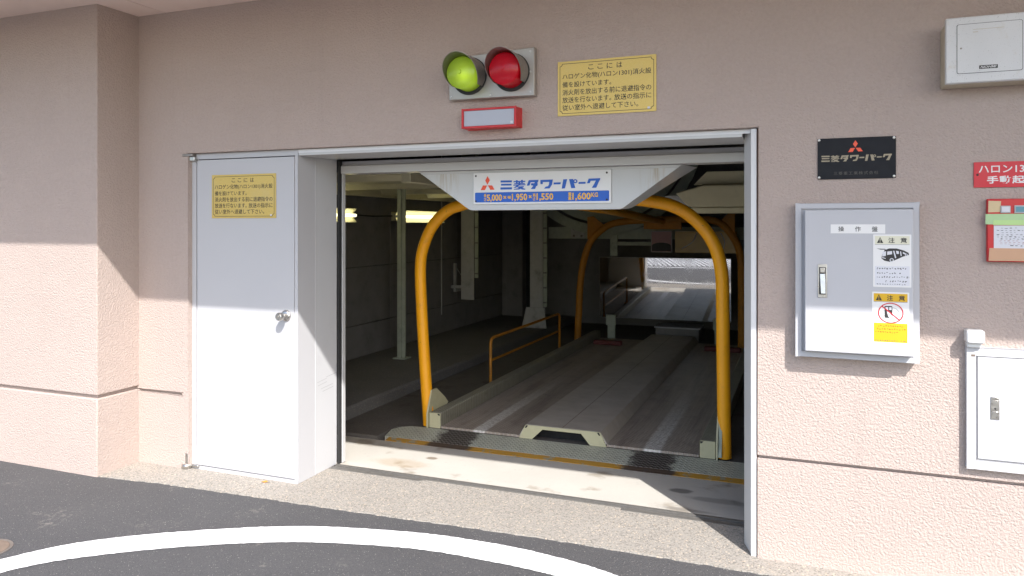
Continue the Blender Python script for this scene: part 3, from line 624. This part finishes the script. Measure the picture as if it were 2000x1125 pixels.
m.add([(.545,-.0005,2.132),(1.004,-.0005,2.132),(1.004,-.0005,2.385),(.545,-.0005,2.385), (.545,-.10,2.132),(1.004,-.10,2.132),(1.004,-.10,2.385),(.545,-.10,2.385)], [(3,2,1,0),(0,1,5,4),(1,2,6,5),(2,3,7,6),(3,0,4,7),(4,5,6,7)])
m.build('base', YELLOWED, T, bevel=.004)
MB().box(.5455, 1.0035, -.1295, -.1005, 2.1335, 2.404).build('cover', SPECK, T, bevel=.005)
fl = MB().prism(rrect(.585, .815, 2.171, 2.374, .008), 'y', -.1305, -.1297).build('flap_seam', SEAM, T)
fl = MB().prism(rrect(.5868, .8132, 2.1728, 2.3722, .007), 'y', -.1315, -.1296).build('flap', SPECK, T)
m = MB().box(.664, .729, -.1322, -.1317, 2.186, 2.2005).build('maker_label', INK, fl)
m2 = MB(); text(m2, 'NOHMI', .668, .725, 2.1885, 2.198, -.1325, .01, .35); m2.build('lettering', SIGNWHITE, m, fix=False, smooth=False)
MB().box(.642, .752, -.1320, -.1317, 2.348, 2.3495).build('glue_mark', YELLOWED, fl); MB().box(.642, .660, -.1320, -.1317, 2.337, 2.3395).build('glue_mark', YELLOWED, fl)
MB().lathe([(0,0),(.004,0),(.0,.0015)], (.60,-.1316,2.275), (0,-1,0), 10, False).build('pin', DULLSTEEL, fl)
T = thing('white_wall_cabinet', 'white steel wall cabinet low at the right edge with a silver latch', 'cabinet', (.85, -.02, .53))
m = MB(); cells(m, [.640,.674,1.06,1.095], [.528,.568,1.003,1.038], lambda i, j: -.018 if (i == 1 and j == 1) else -.030, -.0005).build('frame', WHITE, T, bevel=.002, weld=True, fix=False)
MB().box(.6775, 1.0565, -.0300, -.0185, .5715, .9995).build('door', WHITE, T, bevel=.002)
la = MB().box(.724, .7555, -.0335, -.0303, .742, .835).build('latch', STEEL, T, bevel=.003)
MB().box(.7285, .751, -.0360, -.0337, .757, .776).build('latch_button', STEEL, la, bevel=.002); MB().box(.7285, .751, -.0350, -.0337, .800, .822).build('latch_button', STEEL, la, bevel=.002)
MB().lathe([(0,0),(.004,0),(0,.001)], (.740,-.0337,.788), (0,-1,0), 10, False).build('keyhole', INK, la)
nl = MB().box(.765, .93, -.0312, -.0303, .956, .982).build('name_strip', SIGNWHITE, T)
MB().box(.655, .668, -.0312, -.0303, 1.000, 1.008).build('rust_chip', RUST, T)
T = thing('cable_entry', 'small white plastic cover on top of the white wall cabinet', 'cover', (.665, -.03, 1.04))
MB().prism(rrect(.632, .698, 1.058, 1.113, .010), 'y', -.068, -.0005).build('cap', PLASTIC, T, bevel=.006)
MB().box(.637, .690, -.046, -.001, 1.039, 1.0575).build('neck', PLASTIC, T, bevel=.003)

# ------------------------------------------------------------ parking pallet and ramp
P = thing('ramp_plate', 'worn green-grey tread plate ramp between the threshold and the pallet', 'ramp', (-1.6, 1.2, 0))
sloped([(-2.86,1.0895),(-.20,1.0895),(-.20,1.150),(-2.86,1.150)], lambda y: -.027+(y-1.0895)*.15).build('edge_strip', STRIPY, P)
sloped([(-2.90,1.1505),(-.20,1.1505),(-.20,1.383),(-.45,1.383),(-2.72,1.383),(-2.80,1.377),(-2.87,1.345),(-2.92,1.28)], lambda y: -.016+(y-1.1505)*.12).build('plate', RAMPPLATE, P, bevel=.002)
P = thing('car_pallet', 'long steel car pallet with raised centre hump and side channels', 'pallet', (-1.6, 4, 0))
Y0, Y1 = 1.39, 6.15
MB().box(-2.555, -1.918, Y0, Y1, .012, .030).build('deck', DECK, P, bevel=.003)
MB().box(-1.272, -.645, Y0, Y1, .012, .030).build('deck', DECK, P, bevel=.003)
hump = [(-1.92,.031),(-1.874,.108),(-1.862,.112),(-1.328,.112),(-1.316,.108),(-1.27,.031)]; hin = [(-1.285,.031),(-1.325,.098),(-1.865,.098),(-1.905,.031)]
MB().prism(hump+hin, 'y', Y0+.004, Y1).build('hump', HUMPTOP, P)
MB().prism([(-1.92,.012),(-1.872,.110),(-1.318,.110),(-1.27,.012),(-1.39,.012),(-1.455,.087),(-1.741,.087),(-1.82,.012)], 'y', Y0-.006, Y0+.0035).build('hump_front', PALECREAM, P, bevel=.001)
MB().box(-1.84, -1.36, Y0+.12, Y0+.13, .0, .097).build('hump_shade_sheet', BLACK, P)  # black sheet added inside the hollow hump, painting the shade in its opening
MB().box(-1.5965, -1.5935, Y0+.01, Y1-.01, .1121, .1135).build('hump_seam', RUST, P)
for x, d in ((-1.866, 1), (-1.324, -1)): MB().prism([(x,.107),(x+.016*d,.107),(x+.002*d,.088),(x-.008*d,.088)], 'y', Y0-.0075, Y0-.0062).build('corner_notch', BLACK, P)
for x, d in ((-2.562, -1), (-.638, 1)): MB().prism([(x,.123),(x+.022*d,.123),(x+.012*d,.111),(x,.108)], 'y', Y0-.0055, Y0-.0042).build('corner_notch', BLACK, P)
for a, b in ((-2.652, -2.558), (-.642, -.540)):
    MB().box(a, b, Y0+.004, Y1, .012, .128).build('side_channel', BOXTREAD, P, bevel=.008)
    MB().box(a+.001, b-.001, Y0-.004, Y0+.0035, .013, .127).build('channel_end', PALECREAM, P, bevel=.002)
for x, d in ((-2.668, 1), (-.536, -1)):
    MB().prism([(1.37,.012),(1.55,.012),(1.72,.135),(1.66,.19),(1.52,.285),(1.44,.285),(1.37,.12)], 'x', x, x+.012).build('gusset', PALECREAM, P, bevel=.001)
MB().prism([(1.372,.03),(1.50,.03),(1.50,.25),(1.42,.25)], 'x', -.522, -.500).build('gusset', GREENSTEEL, P, bevel=.001)
for a, b in ((-2.50, -2.14), (-1.12, -.70)):
    MB().box(a, b, 5.55, 5.64, .031, .085).build('wheel_stop', DARKRED, P, bevel=.01)
# guard frame
Gd = thing('guard_frame', 'yellow pipe guard frame of two hoops arching over the pallet', 'guard', (-1.6, 3.7, 0))
fp = [(-2.690,.012),(-2.697,.129),(-2.727,.522),(-2.752,.916),(-2.762,1.233),(-2.732,1.392),(-2.656,1.545),(-2.538,1.655),(-2.417,1.700),(-2.25,1.725),(-1.7,1.73),(-1.15,1.73),(-.981,1.715),(-.842,1.685),(-.722,1.622),(-.611,1.513),(-.538,1.378),(-.505,1.211),(-.500,1.007),(-.497,.668),(-.489,.092),(-.488,.012)]
MB().tube(catmull([(x,1.45,z) for x, z in fp], 7), .0435, 20).build('front_hoop', HOOP, Gd, angle=60)
rp = [(-2.84,.0),(-2.83,.25),(-2.818,.446),(-2.804,.723),(-2.754,1.068),(-2.648,1.344),(-2.437,1.535),(-2.196,1.60),(-1.75,1.622),(-1.336,1.622),(-1.02,1.598),(-.834,1.422),(-.735,1.168),(-.722,.7),(-.722,.0)]
MB().tube(catmull([(x,6.0,z) for x, z in rp], 7), .045, 16).build('rear_hoop', OLDHOOP, Gd, angle=60)
MB().tube([(-1.62,1.47,1.72),(-1.66,3.0,1.69),(-1.70,5.96,1.60)], .042, 16).build('brace', HOOP, Gd, angle=60)
MB().prism([(-1.93,1.50),(-1.45,1.50),(-1.45,1.60),(-1.93,1.60)], 'y', 5.93, 5.96).build('brace_bracket', OLDHOOP, Gd)
for pts in ([(-2.70,1.36),(-2.70,1.66),(-2.62,1.67),(-2.43,1.52)], [(-.80,1.36),(-.80,1.69),(-.88,1.70),(-1.02,1.56)]):
    MB().prism(pts, 'y', 5.99, 6.01).build('corner_bracket', OLDHOOP, Gd)
# handrails
def handrail(x, y0, y1, zb, label):
    T = thing('handrail', label, 'handrail', (x, (y0+y1)/2, zb), 'low yellow handrails')
    MB().tube([(x,y0,zb)]+catmull([(x,y0,.42),(x,y0+.02,.455),(x,y0+.07,.468)], 5)+catmull([(x,y1-.07,.468),(x,y1-.02,.455),(x,y1,.42)], 5)+[(x,y1,zb)], .014, 12).build('top_rail', OLDHOOP, T, angle=60)
    MB().tube([(x,y0,.255),(x,y1,.255)], .011, 10).build('lower_rail', OLDHOOP, T, angle=60)
    for yy in (y0, y1): MB().box(x-.045, x+.045, yy-.045, yy+.045, zb, zb+.012).build('foot_plate', OLDHOOP, T)
handrail(-2.79, 2.90, 5.05, 0.0, 'low yellow pipe handrail standing left of the pallet')
handrail(-.40, 2.90, 5.05, 0.0, 'low yellow pipe handrail mostly hidden behind the right hoop leg')

# ------------------------------------------------------------ interior steelwork and equipment
T = thing('steel_post', 'slim sage green steel post near the left inner wall', 'post', (-4.07, 3.45, .1))
MB().box(-4.118, -4.072, 3.42, 3.48, .1, 1.97).build('flange', GREENSTEEL, T, bevel=.003)
MB().box(-4.071, -4.03, 3.44, 3.46, .1, 1.97).build('web', GREENSTEEL, T)
MB().box(-4.15, -4.0, 3.38, 3.52, .1, .112).build('foot_plate', GREENSTEEL, T)
def column(x0, x1, y, zb, zt, base, label):
    T = thing('steel_column', label, 'column', ((x0+x1)/2, y, zb))
    MB().box(x0, x1, y, y+.012, zb+(.01 if base else 0), zt).build('flange', GREYSTEEL, T, bevel=.002); MB().box((x0+x1)/2-.01, (x0+x1)/2+.01, y+.0125, y+.20, zb, zt).build('web', GREYSTEEL, T)
    MB().box(x1+.002, x1+.055, y+.02, y+.03, zb+.3, zt).build('chain_guide', GREENSTEEL, T)
    z = zb+.35
    while z < min(zt, 1.95):
        MB().box(x1+.004, x1+.05, y+.008, y+.0195, z, z+.02).build('guide_clip', INWALL, T); z += .21
    if base: MB().prism([(x0-.12,zb),(x1+.06,zb),(x1+.03,zb+.29),(x0-.05,zb+.29)], 'y', y-.02, y-.001).build('base_plate', GREYSTEEL, T, bevel=.004)
    return T
column(-3.614, -3.423, 6.25, .1, 3.2, True, 'grey steel column with flared base plate beyond the handrail')
T = column(-4.385, -4.190, 5.60, .53, 3.2, False, 'grey hanging steel guide with side bracket near the left inner wall')
MB().box(-4.549, -4.386, 5.62, 5.66, .68, .72).build('bracket', GREYSTEEL, T)
T = thing('counterweight_bracket', 'small grey steel angle bracket on the left inner wall', 'bracket', (-4.5, 5.7, .62))
MB().box(-4.549, -4.515, 5.70, 5.74, .66, 1.02).build('upright', GREYSTEEL, T); MB().box(-4.549, -4.515, 5.70, 6.2, .62, .66).build('arm', GREYSTEEL, T)
MB().tube([(-4.53,5.72,.98),(-4.53,6.17,.66)], .006, 6).build('stay', GREYSTEEL, T)
T = thing('rear_beam', 'sage steel cross beam with bolted plates behind the rear hoop', 'beam', (-2, 6.5, 1.36))
MB().box(-3.42, .34, 6.50, 6.52, 1.36, 1.525).build('flange', GREENSTEEL, T, bevel=.002); MB().box(-3.42, .34, 6.5205, 6.66, 1.43, 1.45).build('web', GREENSTEEL, T)
for x in (-2.98, -1.2):
    pl = MB().box(x-.10, x+.10, 6.485, 6.4995, 1.365, 1.53).build('splice_plate', GREYSTEEL, T, bevel=.002)
    for dx in (-.055, .055):
        for dz in (1.40, 1.495): MB().lathe([(0,0),(.018,0),(.016,.012),(0,.012)], (x+dx,6.485,dz), (0,-1,0), 6, False).build('bolt', INWALL, pl)
T = thing('turning_ring', 'curved sage steel ring segments above the rear beam', 'ring', (-2.6, 6.4, 1.41))
def arc(cx, cz, ri, ro, a0, a1, n=30):
    return [(cx+ro*math.cos(R(a0+(a1-a0)*k/n)), cz+ro*math.sin(R(a0+(a1-a0)*k/n))) for k in range(n+1)]+[(cx+ri*math.cos(R(a1-(a1-a0)*k/n)), cz+ri*math.sin(R(a1-(a1-a0)*k/n))) for k in range(n+1)]
MB().prism(arc(-2.6, 2.78, 1.23, 1.36, 192, 348), 'y', 6.42, 6.47).build('outer_ring', GREENSTEEL, T); MB().prism(arc(-2.6, 2.78, 1.03, 1.19, 192, 348), 'y', 6.44, 6.48).build('inner_ring', GREENSTEEL, T)
T = thing('guide_post', 'thin sage steel post with a cross arm above the mirror', 'post', (-2.42, 6.34, 1.12))
MB().box(-2.475, -2.375, 6.34, 6.36, 1.13, 1.42).build('upright', GREENSTEEL, T); MB().box(-2.374, -1.915, 6.34, 6.36, 1.275, 1.325).build('arm', GREENSTEEL, T)
# mirror
T = thing('rear_mirror', 'wide steel mirror at the back reflecting the bright entrance', 'mirror', (-1.75, 6.3, .05))
cxm, czm = -1.74, .705; N = Vector((.029, -1, -.0205)).normalized(); ux = Vector((0,0,1)).cross(-N).normalized()*-1; ux = Vector((1, .029, 0)).normalized(); uz = ux.cross(-N).normalized()*-1
uz = N.cross(ux).normalized(); uz = uz if uz.z > 0 else -uz
def mbox(a0, a1, b0, b1, d0, d1, mat, name, par):
    c = Vector((cxm, 6.3, czm)); vs = []
    for d in (d0, d1):
        for a, b in ((a0,b0),(a1,b0),(a1,b1),(a0,b1)): vs.append(c+ux*a+uz*b+N*d)
    return MB().add(vs, [(0,1,2,3),(7,6,5,4),(0,4,5,1),(1,5,6,2),(2,6,7,3),(3,7,4,0)]).build(name, mat, par, smooth=False)
mbox(-.865, .865, -.412, .412, -.02, 0, GREYSTEEL, 'backing', T); mbox(-.862, .862, -.409, .409, .0005, .003, MIRROR, 'mirror_face', T)
for x in (-2.45, -1.03):
    lg = MB().box(x-.05, x+.05, 6.30, 6.34, -.004, .325).build('leg', GREENSTEEL, T); MB().box(x-.065, x+.065, 6.27, 6.2995, .19, .33).build('clamp', GREENSTEEL, lg)
T = thing('picture_board', 'small faded pink board with a dark lower half on the back frame', 'sign', (-1.76, 6.28, 1.19))
MB().box(-1.902, -1.624, 6.28, 6.295, 1.190, 1.472).build('board', GREYMETAL, T); MB().box(-1.893, -1.633, 6.277, 6.2795, 1.199, 1.463).build('print', PINK, T)
MB().flat([(-1.89,1.205),(-1.636,1.205),(-1.636,1.275)]+[(-1.763+.127*math.cos(R(a)), 1.275+.045*math.sin(R(a))) for a in range(15, 180, 15)]+[(-1.89,1.275)], 6.2765).build('dark_print', INK, T, fix=False)
T = thing('yellow_board', 'yellow board under creased clear film beside the pink board', 'sign', (-1.24, 6.28, 1.19))
MB().box(-1.584, -.80, 6.28, 6.295, 1.187, 1.470).build('board', plain('aged_yellow', (.42, .27, .05), .35, var=.35, vs=7, dirt=.5, dirtcol=(.25, .19, .09)), T, bevel=.002)
for pts in ([(-1.30,1.458),(-1.36,1.33),(-1.50,1.24)], [(-1.0,1.45),(-.95,1.33),(-.98,1.21)]): MB().tube(catmull([(x,6.277,z) for x, z in pts], 6), .006, 6).build('film_crease', GREYMETAL, T)
T = thing('floor_cabinet', 'low dark machine box below the mirror, its top painted pale as if lit', 'cabinet', (-1.57, 6.5, 0))
MB().box(-1.85, -1.29, 6.35, 6.75, -.004, .175).build('body', INWALL, T); MB().box(-1.87, -1.27, 6.33, 6.77, .176, .192).build('lid', GREYMETAL, T); MB().box(-1.72, -1.50, 6.30, 6.345, .0, .075).build('block', GREENSTEEL, T)  # pale lid colour stands in for light falling on the box top
# fluorescent fixtures on the left wall
def fluorescent(y0, y1, label):
    T = thing('fluorescent_lamp', label, 'lamp', (-4.5, (y0+y1)/2, 1.57), 'fluorescent lamps on the left inner wall')
    MB().prism([(-4.549,1.60),(-4.50,1.625),(-4.50,1.685),(-4.549,1.71)], 'y', y0, y1).build('housing', REFLECTOR, T)
    MB().prism([(-4.50,1.628),(-4.455,1.580),(-4.45,1.583),(-4.493,1.632),(-4.493,1.678),(-4.45,1.727),(-4.455,1.73),(-4.50,1.682)], 'y', y0+.002, y1-.002).build('reflector', REFLECTOR, T)
    MB().tube([(-4.455,y0+.03,1.655),(-4.455,y1-.03,1.655)], .016, 12).build('tube', TUBE, T)
    for yy in (y0+.005, y1-.03): MB().box(-4.492, -4.44, yy, yy+.025, 1.64, 1.67).build('socket', PLASTIC, T)
fluorescent(1.93, 3.15, 'lit fluorescent lamp cut off by the white door side')
fluorescent(4.02, 5.24, 'lit fluorescent lamp behind the slim green post')
T = MB().tube([(-4.53,3.16,1.665),(-4.53,3.6,1.652),(-4.53,4.01,1.66)], .007, 8).build('lamp_cable', RUBBER); tag(T, 'thin black cable linking the two fluorescent lamps', 'cable')
T = MB().tube([(-4.53,5.30,.35),(-4.53,5.30,3.2)], .008, 8).build('wall_conduit', GREYSTEEL); tag(T, 'thin vertical conduit on the left inner wall', 'pipe')
T = thing('cable_duct', 'dark grey vertical duct on the far inner wall left of the column', 'duct', (-4.35, 7.6, .1))
MB().box(-4.53, -4.18, 7.45, 7.79, .1, 3.2).build('casing', INWALL, T, bevel=.004); MB().box(-4.17, -4.05, 7.60, 7.79, .1, 3.2).build('side_casing', BLACK, T)
T = MB().tube([(-3.95,7.75,.1),(-3.95,7.75,3.2)], .016, 8).build('wall_conduit', GREYSTEEL); tag(T, 'thin vertical conduit on the far wall left of the flared column', 'pipe')
# parked pallets overhead
def overhead(x0, x1, y0, y1, z, label):
    T = thing('overhead_pallet', label, 'pallet', ((x0+x1)/2, (y0+y1)/2, z), 'pallets stored overhead')
    MB().box(x0, x1, y0, y1, z+.075, z+.09).build('deck', UNDERSIDE, T)
    for x in (x0, x1): MB().box(x-.04, x+.04, y0, y1, z, z+.0745).build('edge_channel', UNDERSIDE, T, bevel=.006)
    y = y0+.25
    while y < y1:
        MB().prism([(y,z+.03),(y+.09,z+.03),(y+.13,z+.0745),(y-.04,z+.0745)], 'x', x0+.041, x1-.041).build('rib', UNDERSIDE, T); y += 1.1
    return T
overhead(-4.49, -2.75, 1.2, 6.0, 1.868, 'cream steel deck stored overhead at the left, lit by the lamps')
T = thing('overhead_beam_box', 'cream steel box girder overhead at the right of the opening', 'beam', (-.3, 2.4, 1.64))
MB().prism([(-.93,1.80),(-.84,1.70),(-.80,1.685),(.30,1.685),(.30,1.86),(-.72,1.86)], 'y', 2.2, 5.2).build('girder', UNDERSIDE, T, bevel=.01)
MB().prism([(-.80,1.862),(.30,1.862),(.30,1.965),(-.70,1.965)], 'y', 2.25, 5.2).build('top_plate', UNDERSIDE, T, bevel=.004); MB().box(-.84, .30, 2.19, 2.30, 1.642, 1.684).build('bottom_flange', UNDERSIDE, T, bevel=.003)
MB().box(-1.02, -.85, 2.25, 2.40, 1.70, 1.78).build('bracket', GREYSTEEL, T)

# ------------------------------------------------------------ small ground things
T = MB().add([(-3.05,-.02,.001),(-3.03,.0,.006),(-3.005,-.012,.004),(-3.0,-.03,.010),(-2.985,-.012,.007),(-3.02,-.03,.003)], [(0,1,2),(0,2,5),(2,3,4)]).build('fallen_leaf', LEAFM, fix=False); tag(T, 'small dry orange leaf on the pavement below the white door', 'leaf')
T = thing('utility_cover', 'small brown round cover in the asphalt at the left edge', 'cover', (-3.66, -1.26, -.006))
MB().lathe([(0,-.03),(.11,-.03),(.11,.003),(0,.004)], (-3.66,-1.26,-.006), (0,0,1), 32, False).build('lid', RUST, T)
MB().lathe([(.111,-.03),(.125,-.03),(.125,.0025),(.111,.0025)], (-3.66,-1.26,-.006), (0,0,1), 32, False).build('rim', DULLSTEEL, T)
